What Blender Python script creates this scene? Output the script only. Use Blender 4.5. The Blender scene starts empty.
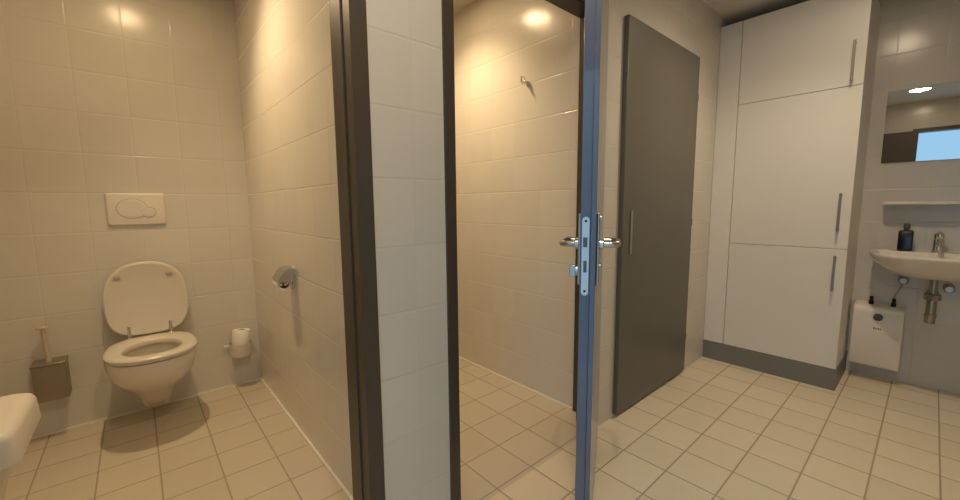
import bpy, bmesh, math
from mathutils import Vector, Matrix
PI = math.pi
C = bpy.context.scene.collection

# ------------------------------------------------------------------ materials
def srgb(r, g, b):
    f = lambda c: (c/255/12.92) if c/255 <= .04045 else ((c/255+.055)/1.055)**2.4
    return (f(r), f(g), f(b), 1)

def mat(name, col, rough=.5, metal=0, noise=0, spec=.5, emit=None, trans=0, coat=0, nscale=40, bump=0):
    m = bpy.data.materials.new(name); m.use_nodes = True
    nt = m.node_tree; b = nt.nodes['Principled BSDF']
    b.inputs['Base Color'].default_value = col
    b.inputs['Roughness'].default_value = rough
    b.inputs['Metallic'].default_value = metal
    b.inputs['Specular IOR Level'].default_value = spec
    b.inputs['Transmission Weight'].default_value = trans
    b.inputs['Coat Weight'].default_value = coat
    if emit:
        b.inputs['Emission Color'].default_value = emit[0]
        b.inputs['Emission Strength'].default_value = emit[1]
    if noise or bump:
        tc = nt.nodes.new('ShaderNodeTexCoord'); n = nt.nodes.new('ShaderNodeTexNoise')
        n.inputs['Scale'].default_value = nscale; n.inputs['Detail'].default_value = 4
        nt.links.new(tc.outputs['Object'], n.inputs['Vector'])
        if noise:
            mx = nt.nodes.new('ShaderNodeMix'); mx.data_type = 'RGBA'
            mx.inputs[6].default_value = tuple(c*(1-noise) for c in col[:3])+(1,)
            mx.inputs[7].default_value = tuple(min(1, c*(1+noise)) for c in col[:3])+(1,)
            nt.links.new(n.outputs['Fac'], mx.inputs[0]); nt.links.new(mx.outputs[2], b.inputs['Base Color'])
        if bump:
            bp = nt.nodes.new('ShaderNodeBump'); bp.inputs['Strength'].default_value = bump
            bp.inputs['Distance'].default_value = .001
            nt.links.new(n.outputs['Fac'], bp.inputs['Height']); nt.links.new(bp.outputs['Normal'], b.inputs['Normal'])
    return m

def tile(name, col, grout, px, py, pz, ox, oy, oz, joint=.003, rough=.15, horiz=False, var=.02, depth=.0012,
         wav=.0006, vfade=1.0, bfade=1.0, grough=.7):
    """Square tiles laid on the world axes; the wall's normal picks the running axis."""
    m = bpy.data.materials.new(name); m.use_nodes = True
    nt = m.node_tree; N = nt.nodes.new; L = nt.links.new; b = nt.nodes['Principled BSDF']
    def mt(op, a, c=None, d=None, clamp=False):
        n = N('ShaderNodeMath'); n.operation = op; n.use_clamp = clamp
        for i, v in enumerate((a, c, d)):
            if v is None: continue
            if isinstance(v, (int, float)): n.inputs[i].default_value = v
            else: L(v, n.inputs[i])
        return n.outputs[0]
    geo = N('ShaderNodeNewGeometry'); sp = N('ShaderNodeSeparateXYZ'); L(geo.outputs['Position'], sp.inputs[0])
    sn = N('ShaderNodeSeparateXYZ'); L(geo.outputs['True Normal'], sn.inputs[0])
    def edge(v, p, o):      # metres from the nearest joint, tile index
        q = mt('DIVIDE', mt('SUBTRACT', v, o), p)
        fr = mt('FRACT', q)
        d = mt('MULTIPLY', mt('MINIMUM', fr, mt('SUBTRACT', 1.0, fr)), p)
        return d, mt('FLOOR', q)
    dx, ix = edge(sp.outputs[0], px, ox); dy, iy = edge(sp.outputs[1], py, oy); dz, iz = edge(sp.outputs[2], pz, oz)
    if horiz: d1, i1, d2, i2 = dx, ix, dy, iy
    else:
        isx = mt('GREATER_THAN', mt('ABSOLUTE', sn.outputs[0]), .5)
        mixv = lambda a, c: mt('ADD', mt('MULTIPLY', a, mt('SUBTRACT', 1.0, isx)), mt('MULTIPLY', c, isx))
        d1, i1, d2, i2 = mixv(dx, dy), mixv(ix, iy), dz, iz
    def mask(d, w):
        r = N('ShaderNodeMapRange'); r.interpolation_type = 'SMOOTHSTEP'
        r.inputs[1].default_value = w*.35; r.inputs[2].default_value = w*.75
        r.inputs[3].default_value = 1; r.inputs[4].default_value = 0
        L(d, r.inputs[0]); return r.outputs[0]
    m1 = mt('MULTIPLY', mask(d1, joint), vfade); m2 = mask(d2, joint)
    g = mt('MAXIMUM', m1, m2)
    cb = N('ShaderNodeCombineXYZ'); L(i1, cb.inputs[0]); L(i2, cb.inputs[1])
    wn = N('ShaderNodeTexWhiteNoise'); wn.noise_dimensions = '2D'; L(cb.outputs[0], wn.inputs['Vector'])
    no = N('ShaderNodeTexNoise'); no.inputs['Scale'].default_value = 9; no.inputs['Detail'].default_value = 5
    L(geo.outputs['Position'], no.inputs['Vector'])
    k = mt('ADD', mt('MULTIPLY', mt('SUBTRACT', wn.outputs['Value'], .5), 2*var), mt('MULTIPLY', mt('SUBTRACT', no.outputs['Fac'], .5), 2*var))
    k = mt('ADD', k, 1.0)
    vm = N('ShaderNodeVectorMath'); vm.operation = 'SCALE'; vm.inputs[0].default_value = col[:3]; L(k, vm.inputs[3])
    mx = N('ShaderNodeMix'); mx.data_type = 'RGBA'
    L(g, mx.inputs[0]); L(vm.outputs[0], mx.inputs[6]); mx.inputs[7].default_value = grout
    L(mx.outputs[2], b.inputs['Base Color'])
    L(mt('ADD', mt('MULTIPLY', g, grough-rough), rough), b.inputs['Roughness'])
    # joints lie a little lower; glaze is faintly wavy
    wide = mt('MAXIMUM', mt('MULTIPLY', mask(d1, joint*2.2), bfade), mask(d2, joint*2.2))
    n2 = N('ShaderNodeTexNoise'); n2.inputs['Scale'].default_value = 14; n2.inputs['Detail'].default_value = 1
    L(geo.outputs['Position'], n2.inputs['Vector'])
    hgt = mt('ADD', mt('MULTIPLY', wide, -depth), mt('MULTIPLY', n2.outputs['Fac'], wav))
    bp = N('ShaderNodeBump'); bp.inputs['Strength'].default_value = 1; bp.inputs['Distance'].default_value = 1
    L(hgt, bp.inputs['Height']); L(bp.outputs['Normal'], b.inputs['Normal'])
    return m

WT = srgb(203, 197, 186); WG = srgb(198, 191, 179)
M = {}
WTC = srgb(214, 209, 199); WGC = srgb(211, 205, 195)
def wall_mat(name, ox, oy, a=WTC, g=WGC): return tile(name, a, g, .2, .2, .2, ox, oy, .003, joint=.003, rough=.2, vfade=.3, bfade=.45, depth=.0008, wav=.0004, grough=.4)
M['tile_back'] = wall_mat('white_wall_tile_back', .026, .05)
M['tile_part'] = wall_mat('white_wall_tile_partition', .64, .45)
M['tile_cub'] = wall_mat('white_wall_tile_cubicle', .0, .068)
M['tile_hall'] = wall_mat('white_wall_tile_hall', .068, .02, WT, WG)
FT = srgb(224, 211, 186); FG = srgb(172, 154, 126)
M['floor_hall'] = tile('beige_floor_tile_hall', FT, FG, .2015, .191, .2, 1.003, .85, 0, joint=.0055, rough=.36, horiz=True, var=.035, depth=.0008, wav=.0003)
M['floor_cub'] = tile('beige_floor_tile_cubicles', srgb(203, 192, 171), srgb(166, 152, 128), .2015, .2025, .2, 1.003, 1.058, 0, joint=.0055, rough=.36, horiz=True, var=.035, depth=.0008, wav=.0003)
M['ceiling'] = mat('matt_white_ceiling_paint', srgb(214, 206, 192), .9, noise=.02)
M['caulk'] = mat('white_caulk', srgb(235, 228, 214), .5)
M['frame'] = mat('dark_grey_frame_paint', srgb(76, 67, 57), .42, noise=.04)
M['door'] = mat('dark_grey_door_laminate', srgb(97, 94, 85), .4, noise=.03, nscale=8)
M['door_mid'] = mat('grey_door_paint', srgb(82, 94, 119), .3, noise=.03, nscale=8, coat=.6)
M['steel'] = mat('brushed_steel', srgb(190, 188, 182), .3, 1, noise=.05)
M['plate'] = mat('satin_steel_plate', srgb(215, 218, 220), .38, .85)
M['chrome'] = mat('chrome', srgb(225, 222, 216), .08, 1)
M['darkmetal'] = mat('dark_fitting_metal', srgb(40, 40, 42), .5, .5)  # dark metal of the lock plate screws and heater pipe stubs
M['slot'] = mat('dull_bolt_metal', srgb(105, 108, 112), .45, .8)
M['ceramic'] = mat('white_glazed_ceramic', srgb(226, 220, 208), .08, coat=.3)
M['seat'] = mat('white_seat_plastic', srgb(213, 206, 192), .24)
M['plastic'] = mat('white_plastic', srgb(222, 215, 203), .28)
M['rubber'] = mat('grey_rubber_bumper', srgb(176, 164, 140), .6)
M['groove'] = mat('shadow_gap_grey', srgb(188, 178, 158), .6)
M['paper'] = mat('white_tissue_paper', srgb(240, 236, 226), .95, noise=.03, bump=.3, nscale=120)
M['card'] = mat('brown_cardboard_core', srgb(150, 120, 85), .9)
M['laminate'] = mat('white_cabinet_laminate', srgb(226, 222, 214), .38, noise=.01)
M['plinth'] = mat('brushed_grey_plinth', srgb(128, 128, 124), .45, .3, noise=.05)
M['handle'] = mat('dark_steel_bar', srgb(150, 140, 128), .4, .5)
M['mirror'] = mat('silvered_mirror', (.74, .75, .75, 1), .01, 1)
M['bottle'] = mat('black_glossy_plastic', srgb(22, 24, 22), .18)
M['dial'] = mat('dark_grey_dial', srgb(80, 76, 72), .4)
M['brass'] = mat('dull_chrome_pipe', srgb(165, 158, 148), .28, .9)
M['rosette'] = mat('satin_steel_box', srgb(150, 138, 120), .38, .5, noise=.05)
M['bristle'] = mat('pale_brush_handle', srgb(196, 184, 164), .4)
M['lamp'] = mat('lamp_glass_warm', (1, .8, .55, 1), .5, emit=((1, .72, .40, 1), 70))
M['lamp_hall'] = mat('lamp_glass_hall', (1, .85, .65, 1), .5, emit=((1, .80, .56, 1), 80))
M['white_paint'] = mat('white_plaster', srgb(222, 216, 204), .8, noise=.02)

# ------------------------------------------------------------------ helpers
def link(name, bm, m, parent=None, smooth=False, bevel=0, seg=2):
    me = bpy.data.meshes.new(name); bmesh.ops.recalc_face_normals(bm, faces=bm.faces[:])
    bm.to_mesh(me); bm.free(); me.materials.append(m)
    o = bpy.data.objects.new(name, me); C.objects.link(o)
    if parent: o.parent = parent
    if smooth:
        for p in me.polygons: p.use_smooth = True
        me.set_sharp_from_angle(angle=math.radians(40))
    if bevel:
        md = o.modifiers.new('bevel', 'BEVEL'); md.width = bevel; md.segments = seg; md.limit_method = 'ANGLE'
        for p in me.polygons: p.use_smooth = True
        me.set_sharp_from_angle(angle=math.radians(60))
        md.harden_normals = False
    return o

def box(bm, x0, x1, y0, y1, z0, z1, mtx=None):
    vs = [bm.verts.new((x, y, z)) for x in (x0, x1) for y in (y0, y1) for z in (z0, z1)]
    for f in ((0, 1, 3, 2), (4, 6, 7, 5), (0, 4, 5, 1), (2, 3, 7, 6), (0, 2, 6, 4), (1, 5, 7, 3)):
        bm.faces.new([vs[i] for i in f])
    if mtx is not None: bmesh.ops.transform(bm, matrix=mtx, verts=vs)
    return bm
def B(*a, mtx=None): return box(bmesh.new(), *a, mtx=mtx)

def prism(pts, z0, z1, bm=None):
    bm = bm or bmesh.new()
    lo = [bm.verts.new((x, y, z0)) for x, y in pts]; hi = [bm.verts.new((x, y, z1)) for x, y in pts]
    bm.faces.new(lo[::-1]); bm.faces.new(hi)
    n = len(pts)
    for i in range(n): bm.faces.new((lo[i], lo[(i+1) % n], hi[(i+1) % n], hi[i]))
    return bm

def loft(rings, bm=None, cap0=True, cap1=True, closed=False):
    bm = bm or bmesh.new()
    R = [[bm.verts.new(p) for p in r] for r in rings]; n = len(R[0])
    for a, b in zip(R, R[1:]+([R[0]] if closed else [])):
        for i in range(n): bm.faces.new((a[i], a[(i+1) % n], b[(i+1) % n], b[i]))
    if not closed:
        if cap0: bm.faces.new(R[0][::-1])
        if cap1: bm.faces.new(R[-1])
    return bm

def tube(pts, r, n=12, bm=None, caps=True):
    pts = [Vector(p) for p in pts]; rings = []; up = None
    for i, p in enumerate(pts):
        t = ((pts[min(i+1, len(pts)-1)]-p).normalized()+(p-pts[max(i-1, 0)]).normalized()).normalized()
        if up is None: up = Vector((0, 0, 1)) if abs(t.z) < .9 else Vector((1, 0, 0))
        a = t.cross(up).normalized(); b = a.cross(t).normalized(); up = b
        rr = r[i] if isinstance(r, (list, tuple)) else r
        rings.append([p+(a*math.cos(2*PI*k/n)+b*math.sin(2*PI*k/n))*rr for k in range(n)])
    return loft(rings, bm, caps, caps)

def arc(c, r, a0, a1, ux, uy, n=6):
    c, ux, uy = Vector(c), Vector(ux), Vector(uy)
    return [c+ux*r*math.cos(a0+(a1-a0)*i/n)+uy*r*math.sin(a0+(a1-a0)*i/n) for i in range(n+1)]

def lathe(prof, c=(0, 0, 0), axis='Z', n=32, bm=None, caps=True, closed=False):
    c = Vector(c); A = {'Z': ((1, 0, 0), (0, 1, 0), (0, 0, 1)), 'Y': ((1, 0, 0), (0, 0, 1), (0, 1, 0)), 'X': ((0, 1, 0), (0, 0, 1), (1, 0, 0))}[axis]
    u, v, w = map(Vector, A)
    rings = [[c+w*h+(u*math.cos(2*PI*k/n)+v*math.sin(2*PI*k/n))*max(r, 1e-4) for k in range(n)] for r, h in prof]
    return loft(rings, bm, caps, caps, closed)

def egg(cx, yf, yb, hw, z, n=48, eb=.62, ef=1.0, split=.5):
    """outline in plan, front at yf (small y) rounded, back at yb squarer"""
    yc = yf+(yb-yf)*split; out = []
    for k in range(n):
        t = 2*PI*k/n; s, c = math.sin(t), math.cos(t)
        if c < 0: e = ef; y = yc-(yc-yf)*abs(c)**e
        else: e = eb; y = yc+(yb-yc)*abs(c)**e
        out.append((cx+hw*math.copysign(abs(s)**(e if c >= 0 else ef), s), y, z))
    return out

def thing(name, label, cat, loc=(0, 0, 0), group=None):
    o = bpy.data.objects.new(name, None); C.objects.link(o); o.location = loc; o.empty_display_size = .1
    o['label'] = label; o['category'] = cat
    if group: o['group'] = group
    bpy.context.view_layer.update()
    return o
def part(name, bm, m, root, smooth=False, bevel=0, seg=2):
    """geometry is given in world metres; keep it in place under its root"""
    r = root; inv = Matrix.Identity(4)
    mw = Matrix.Identity(4); q = root
    while q is not None:
        mw = Matrix.Translation(q.location) @ mw; q = q.parent
    bmesh.ops.transform(bm, matrix=mw.inverted(), verts=bm.verts)
    return link(name, bm, m, root, smooth, bevel, seg)
def tag(o, label, cat, group=None):
    o['label'] = label; o['category'] = cat
    if group: o['group'] = group
    return o
def struct(name, bm, m, label=None, cat=None, **k):
    o = link(name, bm, m, **k); o['kind'] = 'structure'
    o['label'] = label or name.replace('_', ' '); o['category'] = cat or name.split('_')[0]
    return o

# ------------------------------------------------------------------ setting
YW = 1.037          # face of the wall that holds the cubicle doors
YB = 2.833          # back wall of the cubicles
XS = 3.533          # wall with the wash basin
XR = -.45           # wall behind the camera
ZH, ZC, ZT = 2.365, 2.402, 2.36
YS = -.70
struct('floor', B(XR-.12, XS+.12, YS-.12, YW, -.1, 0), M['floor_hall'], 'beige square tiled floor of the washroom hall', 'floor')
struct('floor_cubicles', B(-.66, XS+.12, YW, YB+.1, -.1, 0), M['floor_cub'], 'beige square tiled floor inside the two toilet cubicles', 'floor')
struct('ceiling', B(XR-.12, XS+.12, YS-.12, YW+.0, ZH, ZH+.14), M['ceiling'], 'pale ceiling over the washroom hall', 'ceiling')
struct('ceiling_toilet', B(-.66, .65, YW, YB+.1, ZT, ZT+.19), M['ceiling'], 'pale ceiling over the toilet', 'ceiling')
struct('ceiling_cubicle', B(.65, 1.85, YW, YB+.1, ZC, ZC+.1), M['ceiling'], 'pale ceiling in the middle cubicle', 'ceiling')
struct('wall_back', B(-.66, 1.85, YB, YB+.1, 0, ZC), M['tile_back'], 'white tiled back wall behind the wall hung toilet', 'wall')
struct('wall_left', B(-.66, -.56, YW, YB, 0, ZC), M['tile_back'], 'white tiled left wall of the toilet cubicle', 'wall')
struct('wall_partition', prism([(.506, YW), (.757, YW), (.757, YB), (.546, YB), (.546, 1.215), (.506, 1.215)], 0, ZC), M['tile_part'],
       'white tiled partition between the cubicles, its grey end facing the hall', 'wall')
struct('wall_cubicle_right', B(1.733, 1.85, 1.215, YB, 0, ZC), M['tile_cub'], 'white tiled wall seen through the middle doorway', 'wall')
struct('wall_front', prism([(1.676, YW), (XS, YW), (XS, 1.215), (1.735, 1.215), (1.735, 1.051), (1.676, 1.051)], 0, ZC), M['tile_hall'], 'white tiled hall wall around the dark closed door', 'wall')
bm = B(-.56, .506, YW, 1.215, 2.045, ZC); box(bm, .757, 1.675, YW, 1.215, 2.045, ZC); box(bm, -.66, -.487, YW-.0, 1.215, 0, 2.045)
struct('wall_front_lintel', bm, M['tile_hall'], 'tiled wall over the two cubicle doorways', 'wall')
struct('wall_right', B(XS, XS+.12, YS-.12, 1.215, 0, ZC), M['tile_hall'], 'white tiled wall behind the wash basin and mirror', 'wall')
struct('wall_near', B(XR-.12, XS+.12, YS-.12, YS, 0, ZH), M['tile_hall'], 'white tiled hall wall beside the camera', 'wall')
bm = B(XR-.12, XR, .25, YW, 0, ZH); box(bm, XR-.12, XR, YS, -.68, 0, ZH); box(bm, XR-.12, XR, -.68, .25, 2.03, ZH)
struct('wall_entrance', bm, M['tile_hall'], 'white tiled wall with the entrance doorway, seen in the mirror', 'wall')

# caulk seams along floor
struct('baseboard_back', B(-.56, .546, YB-.009, YB, 0, .010), M['caulk'], 'white sealant seam below the toilet wall', 'baseboard')
struct('baseboard_partition', B(.537, .546, 1.223, YB-.009, 0, .010), M['caulk'], 'white sealant seam below the partition wall', 'baseboard')
struct('baseboard_cubicle', B(1.723, 1.733, 1.224, YB, 0, .011), M['caulk'], 'white sealant seam below the wall in the middle doorway', 'baseboard')

# door frames (steel profiles with a rebate)
def frame(name, label, xl, xr, fl, fr, ztop=2.0, splay=False):
    """xl, xr: clear opening; fl, fr: outer edges of the face"""
    y0 = YW-.008
    bm = bmesh.new()
    if splay: prism([(fr, y0), (xr, y0), (xr, 1.145), (1.725, 1.19), (1.725, 1.215), (1.733, 1.2175), (1.733, 1.222), (1.75, 1.222), (1.75, y0+.03), (fr, y0+.03)][:7]+[(1.733, 1.05), (fr, 1.05)], 0, ztop+.045, bm)
    else: prism([(fr, y0), (xr, y0), (xr, y0+.05), (xr-.004, y0+.05), (xr-.004, y0+.075), (xr+.012, y0+.075), (xr+.012, 1.19), (xr+.03, 1.222), (fr, 1.222)], 0, ztop+.045, bm)
    prism([(fl, y0), (xl, y0), (xl, y0+.05), (xl+.004, y0+.05), (xl+.004, y0+.075), (xl-.012, y0+.075), (xl-.012, 1.19), (xl-.03, 1.222), (fl, 1.222)], 0, ztop+.045, bm)
    box(bm, xl, xr, y0, y0+.05, ztop, ztop+.045); box(bm, xl, xr, y0+.05, y0+.075, ztop-.004, ztop+.045)
    box(bm, xl, xr+(.075 if splay else 0), y0+.075, 1.222, ztop+.036, ztop+.045)
    return struct(name, bm, M['frame'], label, 'door frame')
frame('trim_1', 'dark grey door frame of the open toilet cubicle', -.435, .458, -.487, .506)
frame('trim_2', 'dark grey door frame of the middle cubicle', .797, 1.655, .757, 1.675, 2.0, True)

# ------------------------------------------------------------------ middle door, open towards the camera
A = Vector((.917, .583, 0)); Hh = Vector((1.668, 1.022, 0))
u = (Hh-A).normalized(); nrm = Vector((u.y, -u.x, 0))     # outer face normal (to the right in view)
Wd = (Hh-A).length
DM = Matrix(((u.x, nrm.x, 0, A.x), (u.y, nrm.y, 0, A.y), (0, 0, 1, 0), (0, 0, 0, 1)))   # local x along leaf from free edge, y out of the outer face
def dl(bm): bmesh.ops.transform(bm, matrix=DM, verts=bm.verts); return bm
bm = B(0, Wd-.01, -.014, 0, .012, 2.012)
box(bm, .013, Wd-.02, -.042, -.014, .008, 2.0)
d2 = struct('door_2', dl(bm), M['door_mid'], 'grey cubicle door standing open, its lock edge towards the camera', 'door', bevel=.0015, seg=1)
# lock plate in the edge
bm = bmesh.new(); pts = []
zc0, zc1, yc, hw = .885, 1.082, -.0275, .0095
for k in range(13): t = PI*k/12; pts.append((yc+hw*math.cos(t), zc1+hw*math.sin(t)))
for k in range(13): t = PI+PI*k/12; pts.append((yc+hw*math.cos(t), zc0+hw*math.sin(t)))
a = [bm.verts.new((.0118, y, z)) for y, z in pts]; b = [bm.verts.new((.0135, y, z)) for y, z in pts]
bm.faces.new(a); bm.faces.new(b[::-1])
for i in range(len(pts)): bm.faces.new((a[i], a[(i+1) % len(pts)], b[(i+1) % len(pts)], b[i]))
lp = part('lock_plate', dl(bm), M['plate'], d2); lp['label'] = 'satin steel lock plate in the door edge'
part('latch', dl(B(.006, .0125, yc-.006, yc+.005, 1.010, 1.036)), M['slot'], lp)
part('deadbolt', dl(B(.0105, .0125, yc-.0045, yc+.0045, .940, .972)), M['slot'], lp)
for z in (1.080, .888):
    part('screw', dl(lathe([(.0035, .0105), (.0035, .0119)], (0, yc, z), 'X', 12)), M['darkmetal'], lp)
def lever(side):
    s = 1 if side > 0 else -1; yb = 0 if s > 0 else -.042
    hx, hz = .066, 1.013
    e = part('escutcheon', dl(B(hx-.02, hx+.02, min(yb, yb+s*.008), max(yb, yb+s*.008), .898, 1.100)), M['steel'], d2, bevel=.003)
    e['label'] = 'narrow steel plate behind the door handle'
    p = [(hx, yb+s*.004, hz), (hx, yb+s*.038, hz)]
    p += [Vector(q) for q in arc((hx+.018, yb+s*.038, hz), .018, PI, PI/2, (1, 0, 0), (0, s, 0))[1:]]
    p += [(hx+.108, yb+s*.056, hz)]
    p += [Vector(q) for q in arc((hx+.108, yb+s*.038, hz), .018, PI/2, 0, (1, 0, 0), (0, s, 0))[1:]]
    p += [(hx+.126, yb+s*.014, hz)]
    h = part('door_handle', dl(tube(p, .0092, 14)), M['steel'], d2, smooth=True)
    h['label'] = 'round steel lever handle'
    part('rose', dl(lathe([(.015, 0), (.015, s*.012), (.0115, s*.014)], (hx, yb+s*.006, hz), 'Y', 20)), M['steel'], h, smooth=True)
    return e
e1 = lever(1); e2 = lever(-1)
for z in (1.088, .952):
    part('screw', dl(lathe([(.005, .006), (.005, .011), (.003, .013)], (.066, 0, z), 'Y', 14)), M['steel'], e1, smooth=True)
tt = part('thumb_turn', dl(lathe([(.016, -.046), (.016, -.056), (.012, -.058)], (.066, 0, .936), 'Y', 20)), M['steel'], d2, smooth=True)
part('turn_knob', dl(B(.059, .073, -.074, -.056, .918, .952)), M['steel'], tt, bevel=.002)

# ------------------------------------------------------------------ dark closed door in the hall wall
bm = B(1.826, 2.684, YW-.026, YW+.0, .020, 2.012)
d3 = struct('door_3', bm, M['door'], 'dark grey closed door beside the white cabinet', 'door', bevel=.004)
DP = 1.895
p3 = part('door_pull', prism([(DP, YW-.034), (DP+.016, YW-.034), (DP+.016, YW-.026), (DP, YW-.026)], .868, 1.092), M['steel'], d3, bevel=.002)
p3['label'] = 'slim vertical steel pull plate'
for z in (1.775, 1.005, .25):
    part('hinge', lathe([(.006, -.02), (.006, .02)], (2.687, YW-.020, z), 'Z', 14), M['frame'], d3, smooth=True)

# ------------------------------------------------------------------ entrance doorway behind the camera (seen in the mirror)
bm = B(XR-.13, XR+.012, .20, .25, 0, 2.03); box(bm, XR-.13, XR+.012, -.68, -.63, 0, 2.03); box(bm, XR-.13, XR+.012, -.63, .20, 1.985, 2.03)
struct('trim_3', bm, M['frame'], 'dark frame of the entrance doorway reflected in the mirror', 'door frame')
d4 = struct('door_4', B(XR+.014, XR+.054, .215, 1.0, .012, 2.0), M['frame'], 'dark entrance door folded back against the wall, reflected in mirror', 'door', bevel=.002)
part('door_handle', tube([(XR+.054, .93, 1.03), (XR+.10, .93, 1.03), (XR+.105, .92, 1.03), (XR+.105, .82, 1.03)], .009, 12), M['steel'], d4, smooth=True)

# ------------------------------------------------------------------ toilet
CX = .012
t = thing('toilet', 'white wall hung toilet with its lid raised against the tiled wall', 'toilet', (CX, 2.6, 0))
prof = [(.080, 2.65, .052), (.083, 2.62, .061), (.14, 2.560, .074), (.19, 2.505, .088), (.23, 2.445, .108), (.275, 2.385, .143), (.32, 2.335, .165), (.37, 2.308, .176), (.400, 2.308, .178), (.412, 2.312, .174)]
rings = [egg(CX, yf, YB+.001, hw, z, ef=.9, split=.42) for z, yf, hw in prof]
rings += [egg(CX, 2.345, 2.66, .135, .412, eb=1), egg(CX, 2.352, 2.655, .128, .39, eb=1), egg(CX, 2.37, 2.645, .115, .33, eb=1), egg(CX, 2.42, 2.62, .075, .26, eb=1), egg(CX, 2.46, 2.60, .04, .235, eb=1)]
part('bowl', loft(rings), M['ceramic'], t, smooth=True)
def ring(yf, yb, hw, z, e): return egg(CX+.004, yf, yb, hw, z+.014, eb=e, ef=.86, split=.46)
so, si = (2.298, 2.735, .180), (2.362, 2.630, .112)
sr = [ring(so[0]+.004, so[1]-.004, so[2]-.004, .407, .72), ring(*so, .412, .72), ring(*so, .424, .72), ring(so[0]+.006, so[1]-.006, so[2]-.006, .431, .72), ring(so[0]+.018, so[1]-.018, so[2]-.018, .434, .75),
      ring(si[0]-.014, si[1]+.014, si[2]+.014, .433, 1), ring(si[0]-.004, si[1]+.004, si[2]+.004, .429, 1), ring(*si, .422, 1), ring(*si, .407, 1)]
part('seat', loft(sr, closed=True), M['seat'], t, smooth=True)
# raised lid: egg outline standing up, leaning slightly on the wall
def lidring(ins, off):
    P = egg(0, 0+ins, (.392)-ins, .176-ins, off, eb=.62, ef=.86, split=.50)   # local: y from hinge-less end to hinge
    out = []
    th = math.radians(8.5)
    for x, y, o in P:
        hgt = .392-y          # front of the lid is on top
        out.append((CX+.006+x, 2.735+hgt*math.sin(th)-o*math.cos(th), .450+hgt*math.cos(th)-o*math.sin(th)))
    return out
lid = part('lid', loft([lidring(.006, -.012), lidring(0, -.008), lidring(0, .0), lidring(.005, .005), lidring(.016, .005), lidring(.022, .002)]), M['seat'], t, smooth=True)
th = math.radians(8.5)
for sx in (-.108, .108):
    hgt = .325
    part('bumper', B(CX+sx-.014, CX+sx+.014, 2.735+hgt*math.sin(th)-.014, 2.735+hgt*math.sin(th)-.001, .450+hgt-.018, .450+hgt-.002), M['rubber'], lid, bevel=.003)['label'] = 'small beige rubber bumper'
for sx in (-.082, .09):
    bm = lathe([(.013, .414), (.013, .448), (.009, .452)], (CX+sx, 2.716, 0), 'Z', 16)
    tube([(CX+sx, 2.722, .450), (CX+sx, 2.728, .472), (CX+sx, 2.733, .505)], .0075, 12, bm)
    part('hinge', bm, M['chrome'], t, smooth=True)['label'] = 'chrome seat hinge'

# flush plate
f = thing('flush_plate', 'white flush plate with two rounded buttons on the wall above the toilet', 'flush plate', (CX, YB, 1.12))
def rrect(x0, x1, z0, z1, r, y, n=5):
    out = []
    for cx, cz, a0 in ((x1-r, z1-r, 0), (x0+r, z1-r, PI/2), (x0+r, z0+r, PI), (x1-r, z0+r, 1.5*PI)):
        out += [(cx+r*math.cos(a0+PI/2*k/n), y, cz+r*math.sin(a0+PI/2*k/n)) for k in range(n+1)]
    return out
x0, x1, z0, z1 = CX-.120, CX+.120, 1.036, 1.205
part('plate', loft([rrect(x0, x1, z0, z1, .008, YB+.001), rrect(x0, x1, z0, z1, .008, YB-.010), rrect(x0+.003, x1-.003, z0+.003, z1-.003, .008, YB-.014), rrect(x0+.006, x1-.006, z0+.018, z1-.010, .008, YB-.016)]), M['plastic'], f, smooth=True)
def disc(cx, cz, rx, rz, ins, y, n=40, tilt=0):
    return [(cx+(rx-ins)*math.cos(2*PI*k/n), y, cz+(rz-ins)*math.sin(2*PI*k/n)) for k in range(n)]
for nm, cx, cz, rx, rz, dy in (('large_button', CX-.018, 1.122, .066, .054, 0), ('small_button', CX+.047, 1.103, .033, .030, .0015)):
    y = YB-.016-dy
    g = part(nm, loft([disc(cx, cz, rx, rz, .003, y+.004), disc(cx, cz, rx, rz, .003, y-.0022), disc(cx, cz, rx, rz, .008, y-.0035), disc(cx, cz, rx, rz, .02, y-.0032)]), M['plastic'], f, smooth=True)
    part('button_gap', loft([disc(cx, cz, rx, rz, 0, y+.003), disc(cx, cz, rx, rz, 0, y-.0006), disc(cx, cz, rx, rz, .003, y-.0006), disc(cx, cz, rx, rz, .003, y+.003)]), M['groove'], g)

# spare roll in a white wall holder
s = thing('spare_roll_holder', 'white wall cup holder right of the toilet, spare roll standing in it', 'roll holder', (.445, YB, .25))
RX, RY = .430, YB-.068
bm = lathe([(.052, .210), (.060, .214), (.062, .222), (.062, .284), (.0635, .290), (.0625, .294), (.0600, .293), (.0590, .286), (.0585, .222), (.03, .218)], (RX, RY, 0), 'Z', 36)
part('cup', bm, M['plastic'], s, smooth=True)
bm = B(RX-.088, RX-.0605, RY-.016, RY+.010, .278, .292); 
part('tab', bm, M['plastic'], s, bevel=.003)
part('bracket', B(RX-.022, RX+.022, RY+.0605, YB+.001, .225, .285), M['plastic'], s, bevel=.003)
r = thing('toilet_roll', 'white spare toilet roll standing in the wall cup holder', 'toilet roll', (RX, RY, .2265))
TL = Matrix.Translation((RX, RY, .2265)) @ Matrix.Rotation(math.radians(7.5), 4, Vector((-.6, 1, 0))) @ Matrix.Translation((-RX, -RY, -.2265))
def tl(bm): bmesh.ops.transform(bm, matrix=TL, verts=bm.verts); return bm
part('paper', tl(lathe([(.020, .2315), (.0465, .2315), (.049, .235), (.049, .366), (.0465, .370), (.022, .370), (.0205, .366), (.0205, .232)], (RX, RY, 0), 'Z', 36, closed=True)), M['paper'], r, smooth=True)
part('core', tl(lathe([(.0203, .229), (.0203, .367), (.0188, .367), (.0188, .229)], (RX, RY, 0), 'Z', 24, closed=True)), M['card'], r, smooth=True)['label'] = 'brown cardboard core'

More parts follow.
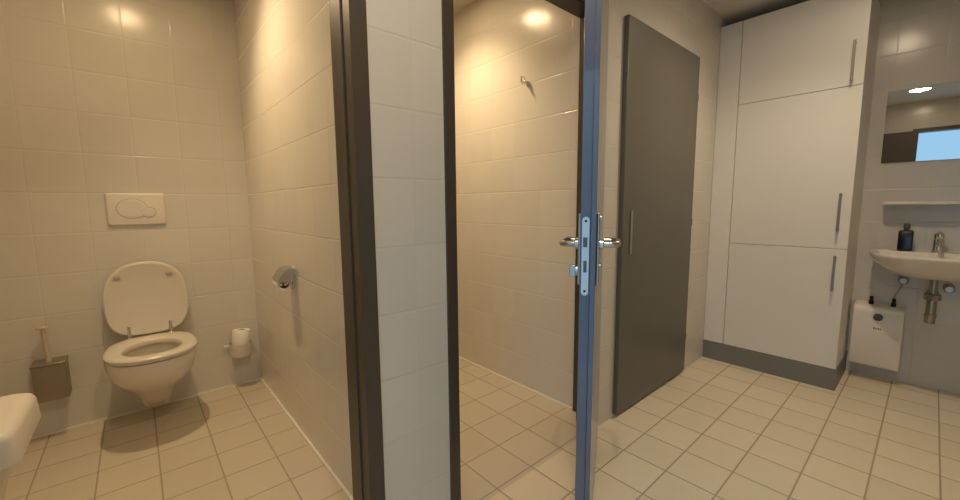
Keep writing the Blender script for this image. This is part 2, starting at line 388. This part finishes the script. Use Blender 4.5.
# toilet brush in a wall box
b = thing('toilet_brush', 'steel toilet brush box on the wall left of the toilet with pale handle sticking up', 'toilet brush', (-.36, YB, .3))
bx0, bx1, by0, by1 = -.425, -.312, YB-.105, YB+.001
bm = B(bx0, bx1, by0, by1, .205, .380); box(bm, bx0-.003, bx1+.003, by0-.003, by1, .380, .388)
part('holder', bm, M['rosette'], b, bevel=.003)
part('handle', tube([(-.372, YB-.055, .385), (-.372, YB-.055, .42), (-.378, YB-.055, .55)], [.012, .0085, .0085], 12), M['bristle'], b, smooth=True)
part('handle_cap', lathe([(.012, .550), (.0225, .553), (.0225, .560), (.012, .564)], (-.3785, YB-.055, 0), 'Z', 20), M['bristle'], b, smooth=True)

# chrome roll holder on the partition
XP = .546; HY = 1.985
p = thing('tissue_holder', 'chrome toilet tissue holder with a flap on the partition wall', 'tissue holder', (XP, HY, .8))
def oval(x, ins): return [(x, HY+.004+(.040-ins)*math.cos(2*PI*k/32), .790+(.056-ins)*math.sin(2*PI*k/32)) for k in range(32)]
part('wall_plate', loft([oval(XP+.001, 0), oval(XP-.008, 0), oval(XP-.012, .004)]), M['chrome'], p, smooth=True)
bm = tube([(XP-.008, HY-.030, .80), (XP-.022, HY-.046, .79), (XP-.040, HY-.047, .775), (XP-.047, HY-.042, .768), (XP-.047, HY+.050, .768)], .006, 12)
part('arm', bm, M['chrome'], p, smooth=True)
prof = [(XP-.010, .842), (XP-.026, .843), (XP-.042, .839), (XP-.062, .817), (XP-.076, .796), (XP-.080, .788)]
inn = [(x+.0012, z-.003) for x, z in prof[::-1]]
bm = bmesh.new(); pr = prof+inn
lo = [bm.verts.new((x, HY-.055, z)) for x, z in pr]; hi = [bm.verts.new((x, HY+.052, z)) for x, z in pr]
bm.faces.new(lo); bm.faces.new(hi[::-1])
for i in range(len(pr)): bm.faces.new((lo[i], lo[(i+1) % len(pr)], hi[(i+1) % len(pr)], hi[i]))
ck = prof+[(XP-.072, .782), (XP-.030, .779), (XP-.014, .784)]
for ya in (HY-.0565, HY+.052):
    a = [bm.verts.new((x, ya, z)) for x, z in ck]; b_ = [bm.verts.new((x, ya+.0015, z)) for x, z in ck]
    bm.faces.new(a); bm.faces.new(b_[::-1])
    for i in range(len(ck)): bm.faces.new((a[i], a[(i+1) % len(ck)], b_[(i+1) % len(ck)], b_[i]))
part('flap', bm, M['steel'], p)
rr = thing('toilet_roll', 'nearly finished white tissue roll under the chrome flap', 'toilet roll', (XP-.058, HY, .78))
part('paper', lathe([(.021, -.028), (.032, -.028), (.033, -.026), (.033, .042), (.032, .044), (.021, .044)], (XP-.047, HY, .768), 'Y', 32, closed=True), M['paper'], rr, smooth=True)
part('core', lathe([(.0208, -.027), (.0208, .043), (.0185, .043), (.0185, -.027)], (XP-.047, HY, .768), 'Y', 24, closed=True), M['card'], rr, smooth=True)

# white bin at the far left
bn = thing('sanitary_bin', 'white plastic bin with a rounded lid at the left edge', 'bin', (-.38, 1.72, 0))
def rr2(x0, x1, y0, y1, r, z, n=6):
    return [(x, y, z) for x, yy, y in [(p[0], 0, p[2]) for p in rrect(x0, x1, y0, y1, r, 0, n)]]
X0, X1, Y0, Y1 = -.545, -.270, 1.47, 1.82
bod = [(.0, .122), (.01, .116), (.20, .100), (.34, .070), (.44, .034), (.470, .018), (.479, .016)]
part('body', loft([rr2(X0+i*.5, X1-i, Y0+i, Y1-i, .036, z) for z, i in bod]), M['plastic'], bn, smooth=True)
lr = [(.478, .014), (.478, .004), (.482, 0), (.545, .004), (.559, .010), (.566, .022), (.568, .04)]
part('lid', loft([rr2(X0+max(i, 0), X1-i, Y0+i, Y1-i, .036, z) for z, i in lr]), M['plastic'], bn, smooth=True)

# ------------------------------------------------------------------ coat hook in the middle cubicle
XH = 1.733
hk = thing('coat_hook', 'small chrome double coat hook on the tiled wall in the middle cubicle', 'hook', (XH, 1.62, 1.83))
hy, hz = 1.562, 1.803
part('base', lathe([(.0135, .0015), (.0135, -.006), (.010, -.009)], (XH, hy, hz), 'X', 24), M['chrome'], hk, smooth=True)
bm = tube([(XH-.006, hy, hz), (XH-.030, hy, hz+.002), (XH-.044, hy, hz-.004), (XH-.056, hy, hz+.006)], [.0055, .0055, .0055, .0065], 12)
part('lower_prong', bm, M['chrome'], hk, smooth=True)
pts = [(XH-.008, hy, hz+.004), (XH-.022, hy, hz+.006)] + [(XH-.036+.015*math.cos(a), hy+.006, hz+.019+.015*math.sin(a)) for a in [math.radians(q) for q in range(-40, 231, 18)]]
part('upper_loop', tube(pts, .0046, 10), M['chrome'], hk, smooth=True)

# ------------------------------------------------------------------ tall cabinet
XF = 3.070; YL = YW-.001; YRr = .308; SEAM = .907
cb = thing('tall_cabinet', 'tall white cabinet with three doors and a grey plinth', 'cabinet', (3.3, .67, 0))
part('body', B(XF+.019, XS-.001, YRr, YL, .134, 2.297), M['laminate'], cb, bevel=.001, seg=1)
part('filler_panel', B(XF, XF+.019, SEAM+.0015, YL, .134, 2.297), M['laminate'], cb, bevel=.001, seg=1)
part('plinth', B(XF+.002, XS-.002, YRr-.004, YL, .0, .134), M['plinth'], cb)['label'] = 'brushed grey plinth'
for z0, z1, h0, h1 in ((.134, .8505, .605, .815), (.8535, 1.7675, .955, 1.175), (1.7705, 2.297, 1.785, 2.005)):
    d = part('door', B(XF, XF+.019, YRr-.001, SEAM-.0015, z0, z1), M['laminate'], cb, bevel=.0012, seg=1)
    bm = B(XF-.034, XF-.026, .349, .361, h0, h1)
    box(bm, XF-.030, XF, .350, .360, h0+.008, h0+.018); box(bm, XF-.030, XF, .350, .360, h1-.018, h1-.008)
    part('handle', bm, M['handle'], d, bevel=.0015, seg=1)['label'] = 'dark steel bar handle'

# ------------------------------------------------------------------ wash basin, mirror, shelf
SY = -.035; ZR = .832
ws = thing('wash_basin', 'white ceramic wash basin with chrome tap below the mirror', 'wash basin', (3.3, SY, .7))
def bas(xf, hw, z, xb=XS+.001, eb=.45, sp=.62, ef=.72):
    """outline with the wall on +x"""
    P = egg(0, 0, xb-xf, hw, z, eb=eb, ef=ef, split=sp, n=56)
    return [(xf+y, SY+x, z_) for x, y, z_ in P]
R = [bas(3.30, .10, .690), bas(3.25, .15, .700), bas(3.19, .205, .735), bas(3.14, .245, .775), bas(3.115, .262, .800), bas(3.105, .268, .812), bas(3.103, .270, .824), bas(3.107, .267, ZR),
     bas(3.135, .240, ZR-.001, 3.425, .8), bas(3.145, .230, ZR-.008, 3.418, .8), bas(3.175, .20, .76, 3.40, .9), bas(3.22, .13, .72, 3.36, 1), bas(3.27, .03, .715, 3.32, 1)]
part('basin', loft(R), M['ceramic'], ws, smooth=True)
tp = part('tap', lathe([(.026, ZR-.001), (.026, ZR+.006), (.022, ZR+.010), (.022, ZR+.072), (.019, ZR+.078)], (3.465, SY, 0), 'Z', 28), M['chrome'], ws, smooth=True)
part('spout', tube([(3.455, SY, ZR+.045), (3.40, SY, ZR+.058), (3.355, SY, ZR+.060), (3.342, SY, ZR+.052), (3.340, SY, ZR+.040)], .0115, 14), M['chrome'], tp, smooth=True)
bm = lathe([(.020, ZR+.079), (.022, ZR+.084), (.021, ZR+.104), (.012, ZR+.112)], (3.465, SY, 0), 'Z', 28)
tube([(3.46, SY, ZR+.098), (3.425, SY+.004, ZR+.122)], [.006, .005], 10, bm)
part('lever', bm, M['chrome'], tp, smooth=True)

st = thing('bottle_trap', 'chrome bottle trap hanging under the wash basin', 'drain trap', (3.33, SY, .5))
tx, ty = 3.33, -.035
part('tail_pipe', lathe([(.016, .60), (.016, .692)], (tx, ty, 0), 'Z', 20), M['brass'], st, smooth=True)
part('nut', lathe([(.024, .572), (.035, .576), (.035, .606), (.024, .612)], (tx, ty, 0), 'Z', 10), M['brass'], st)
part('cup', lathe([(.016, .440), (.021, .446), (.0215, .472), (.024, .476), (.024, .492), (.0205, .496), (.021, .574), (.017, .576)], (tx, ty, 0), 'Z', 24), M['brass'], st, smooth=True)
part('outlet_pipe', tube([(tx+.02, ty, .575), (XS-.001, ty, .575)], .016, 16), M['brass'], st, smooth=True)
part('rosette', lathe([(.030, 0), (.030, -.004), (.018, -.012)], (XS, ty, .575), 'X', 24), M['brass'], st, smooth=True)
for yv, zv, lab in ((-.095, .625, 'small chrome angle valve right of the bottle trap'), (.085, .650, 'small chrome angle valve above the water heater')):
    v = thing('angle_valve', lab, 'valve', (XS, yv, zv))
    part('body', lathe([(.024, .0015), (.024, -.006), (.012, -.010), (.012, -.045), (.015, -.047), (.015, -.060)], (XS, yv, zv), 'X', 20), M['brass'], v, smooth=True)
    part('knob', lathe([(.019, -.060), (.022, -.064), (.022, -.082), (.016, -.086)], (XS, yv, zv), 'X', 10), M['brass'], v)

ht = thing('water_heater', 'small white under sink water heater with round dial', 'water heater', (3.46, .175, .3))
hx0, hy0, hy1 = 3.395, .062, .286
pr = [(XS+.001, .100), (hx0+.012, .100), (hx0+.003, .104), (hx0, .112), (hx0, .44), (hx0+.004, .462), (hx0+.016, .477), (hx0+.034, .484), (XS+.001, .486)]
bm = bmesh.new()
lo = [bm.verts.new((x, hy0, z)) for x, z in pr]; hi = [bm.verts.new((x, hy1, z)) for x, z in pr]
bm.faces.new(lo); bm.faces.new(hi[::-1])
for i in range(len(pr)): bm.faces.new((lo[i], lo[(i+1) % len(pr)], hi[(i+1) % len(pr)], hi[i]))
part('casing', bm, M['plastic'], ht, bevel=.004)
part('dial', lathe([(.022, 0), (.022, -.004), (.017, -.006), (.016, -.014), (.012, -.016)], (hx0, .172, .418), 'X', 24), M['dial'], ht, smooth=True)['label'] = 'dark grey round temperature dial'
bm = bmesh.new()
for i, (w, hgt) in enumerate(((.006, .014), (.005, .010), (.006, .012), (.005, .010))):
    y = .188-i*.0095
    box(bm, hx0-.0012, hx0+.001, y-w, y, .340, .340+hgt)
part('badge', bm, M['dial'], ht)['label'] = 'small dark badge'
part('pilot_light', lathe([(.003, 0), (.003, -.002)], (hx0, .172, .378), 'X', 12), M['dial'], ht)
for y in (.115, .212):
    pp = part('pipe', tube([(3.455, y, .483), (3.455, y, .535)], .0085, 12), M['darkmetal'], ht, smooth=True)
    part('nut', lathe([(.013, .485), (.013, .506)], (3.455, y, 0), 'Z', 6), M['darkmetal'], pp)
hs = tube([(3.455, .115, .535), (3.458, .112, .56), (3.47, .095, .60), (3.472, .085, .632)], .004, 10)
tag(link('supply_hose', hs, M['brass'], smooth=True), 'thin metal hose rising from the heater to the valve', 'hose')

tag(link('mirror', B(XS-.008, XS-.0008, -.31, .239, 1.362, 1.792), M['mirror']), 'wide frameless mirror above the shelf and wash basin', 'mirror')
sh = thing('shelf', 'narrow white shelf between the mirror and the wash basin', 'shelf', (XS, SY, 1.1))
part('board', loft([rr2(XS-.115, XS+.001, -.30, .208, .02, z) for z in (1.106, 1.123)]), M['plastic'], sh, bevel=.003)

bo = thing('soap_bottle', 'black soap bottle standing on the wash basin beside the tap', 'bottle', (3.44, .098, ZR))
bz = ZR+.0015; bx, by, w = 3.455, .096, .031
part('body', loft([rr2(bx-w+i, bx+w-i, by-w+i, by+w-i, .007, z) for z, i in ((bz, .003), (bz+.003, 0), (bz+.112, 0), (bz+.119, .003), (bz+.122, .010))]), M['bottle'], bo, smooth=True)
part('cap', lathe([(.011, bz+.122), (.011, bz+.130), (.0145, bz+.131), (.0145, bz+.158), (.012, bz+.161)], (bx, by, 0), 'Z', 20), M['dial'], bo, smooth=True)['label'] = 'dark brown cap'

# ------------------------------------------------------------------ downlights
def downlight(x, y, z, lab, power, col, mt_, spot=True, angle=140, r=.08, aim=(0, 0, -1)):
    d = thing('downlight', lab, 'downlight', (x, y, z), 'recessed ceiling downlights')
    part('ring', lathe([(r+.012, 0), (r+.012, -.004), (r+.004, -.006), (r, -.003), (r, -.0005)], (x, y, z), 'Z', 32, caps=False), M['white_paint'], d, smooth=True)
    part('lamp_glass', lathe([(r, -.0005), (r, -.0025)], (x, y, z), 'Z', 32), mt_, d)
    L = bpy.data.lights.new('downlight_beam', 'SPOT'); L.energy = power; L.color = col; L.spot_size = math.radians(angle); L.spot_blend = 1; L.shadow_soft_size = .012
    o = bpy.data.objects.new('downlight_beam', L); C.objects.link(o); o.location = (x, y, z-.017); o.rotation_euler = Vector(aim).to_track_quat('-Z', 'Y').to_euler()
    return d
WARM = (1, .73, .42); HALLC = (1, .79, .55)
downlight(.055, 2.13, ZT, 'round warm ceiling spotlight above the toilet', 50, WARM, M['lamp'], angle=118, aim=(.28, -.20, -1))
downlight(1.267, 1.902, ZC, 'round warm ceiling spotlight in the middle cubicle', 50, WARM, M['lamp'], angle=118, aim=(.16, .16, -1))
downlight(2.388, .247, ZH, 'round ceiling spotlight in front of the wash basin and cabinet', 40, HALLC, M['lamp_hall'], angle=132, aim=(-.12, .2, -1))
downlight(.323, .206, ZH, 'round ceiling spotlight near the entrance, reflected in the mirror', 27, HALLC, M['lamp_hall'], angle=134, aim=(.3, .38, -1))

# daylight through the entrance doorway
w = bpy.data.worlds.new('sky'); bpy.context.scene.world = w; w.use_nodes = True
bg = w.node_tree.nodes['Background']; bg.inputs[0].default_value = (.38, .68, .95, 1); nt = w.node_tree     # overcast: the zenith brighter than the horizon
tc = nt.nodes.new('ShaderNodeTexCoord'); sx = nt.nodes.new('ShaderNodeSeparateXYZ'); nt.links.new(tc.outputs['Generated'], sx.inputs[0])
mr = nt.nodes.new('ShaderNodeMapRange'); mr.inputs[1].default_value = .12; mr.inputs[2].default_value = .8; mr.inputs[3].default_value = 1.15; mr.inputs[4].default_value = 5.3
nt.links.new(sx.outputs[2], mr.inputs[0]); nt.links.new(mr.outputs[0], bg.inputs[1])
pl = bpy.data.lights.new('doorway_portal', 'AREA'); pl.shape = 'RECTANGLE'; pl.size = .83; pl.size_y = 1.98; pl.cycles.is_portal = True
po = bpy.data.objects.new('doorway_portal', pl); C.objects.link(po); po.location = (XR-.12, -.215, .99)
po.rotation_euler = Vector((1, 0, 0)).to_track_quat('-Z', 'Z').to_euler()

# ------------------------------------------------------------------ camera
yaw, pitch, roll, fpx = .717209987, .113271954, .00882185148, 394.245
cy, sy, cp, sp = math.cos(yaw), math.sin(yaw), math.cos(pitch), math.sin(pitch)
fwd = Vector((sy*cp, cy*cp, -sp)); right = Vector((cy, -sy, 0)); down = fwd.cross(right)
r2 = right*math.cos(roll)+down*math.sin(roll); dn2 = down*math.cos(roll)-right*math.sin(roll)
cam = bpy.data.cameras.new('camera'); co = bpy.data.objects.new('camera', cam); C.objects.link(co)
cam.sensor_width = 36; cam.lens = fpx/960*36; cam.clip_start = .01
mw = Matrix((( r2.x, -dn2.x, -fwd.x, 0), (r2.y, -dn2.y, -fwd.y, 0), (r2.z, -dn2.z, -fwd.z, 1.125), (0, 0, 0, 1)))
co.matrix_world = mw
sc = bpy.context.scene; sc.camera = co
sc.view_settings.view_transform = 'Standard'; sc.view_settings.look = 'None'; sc.view_settings.gamma = 1; sc.view_settings.use_curve_mapping = False
sc.view_settings.exposure = 0
sc.cycles.use_denoising = True; sc.cycles.max_bounces = 10; sc.cycles.diffuse_bounces = 6
sc.cycles.sample_clamp_indirect = 8
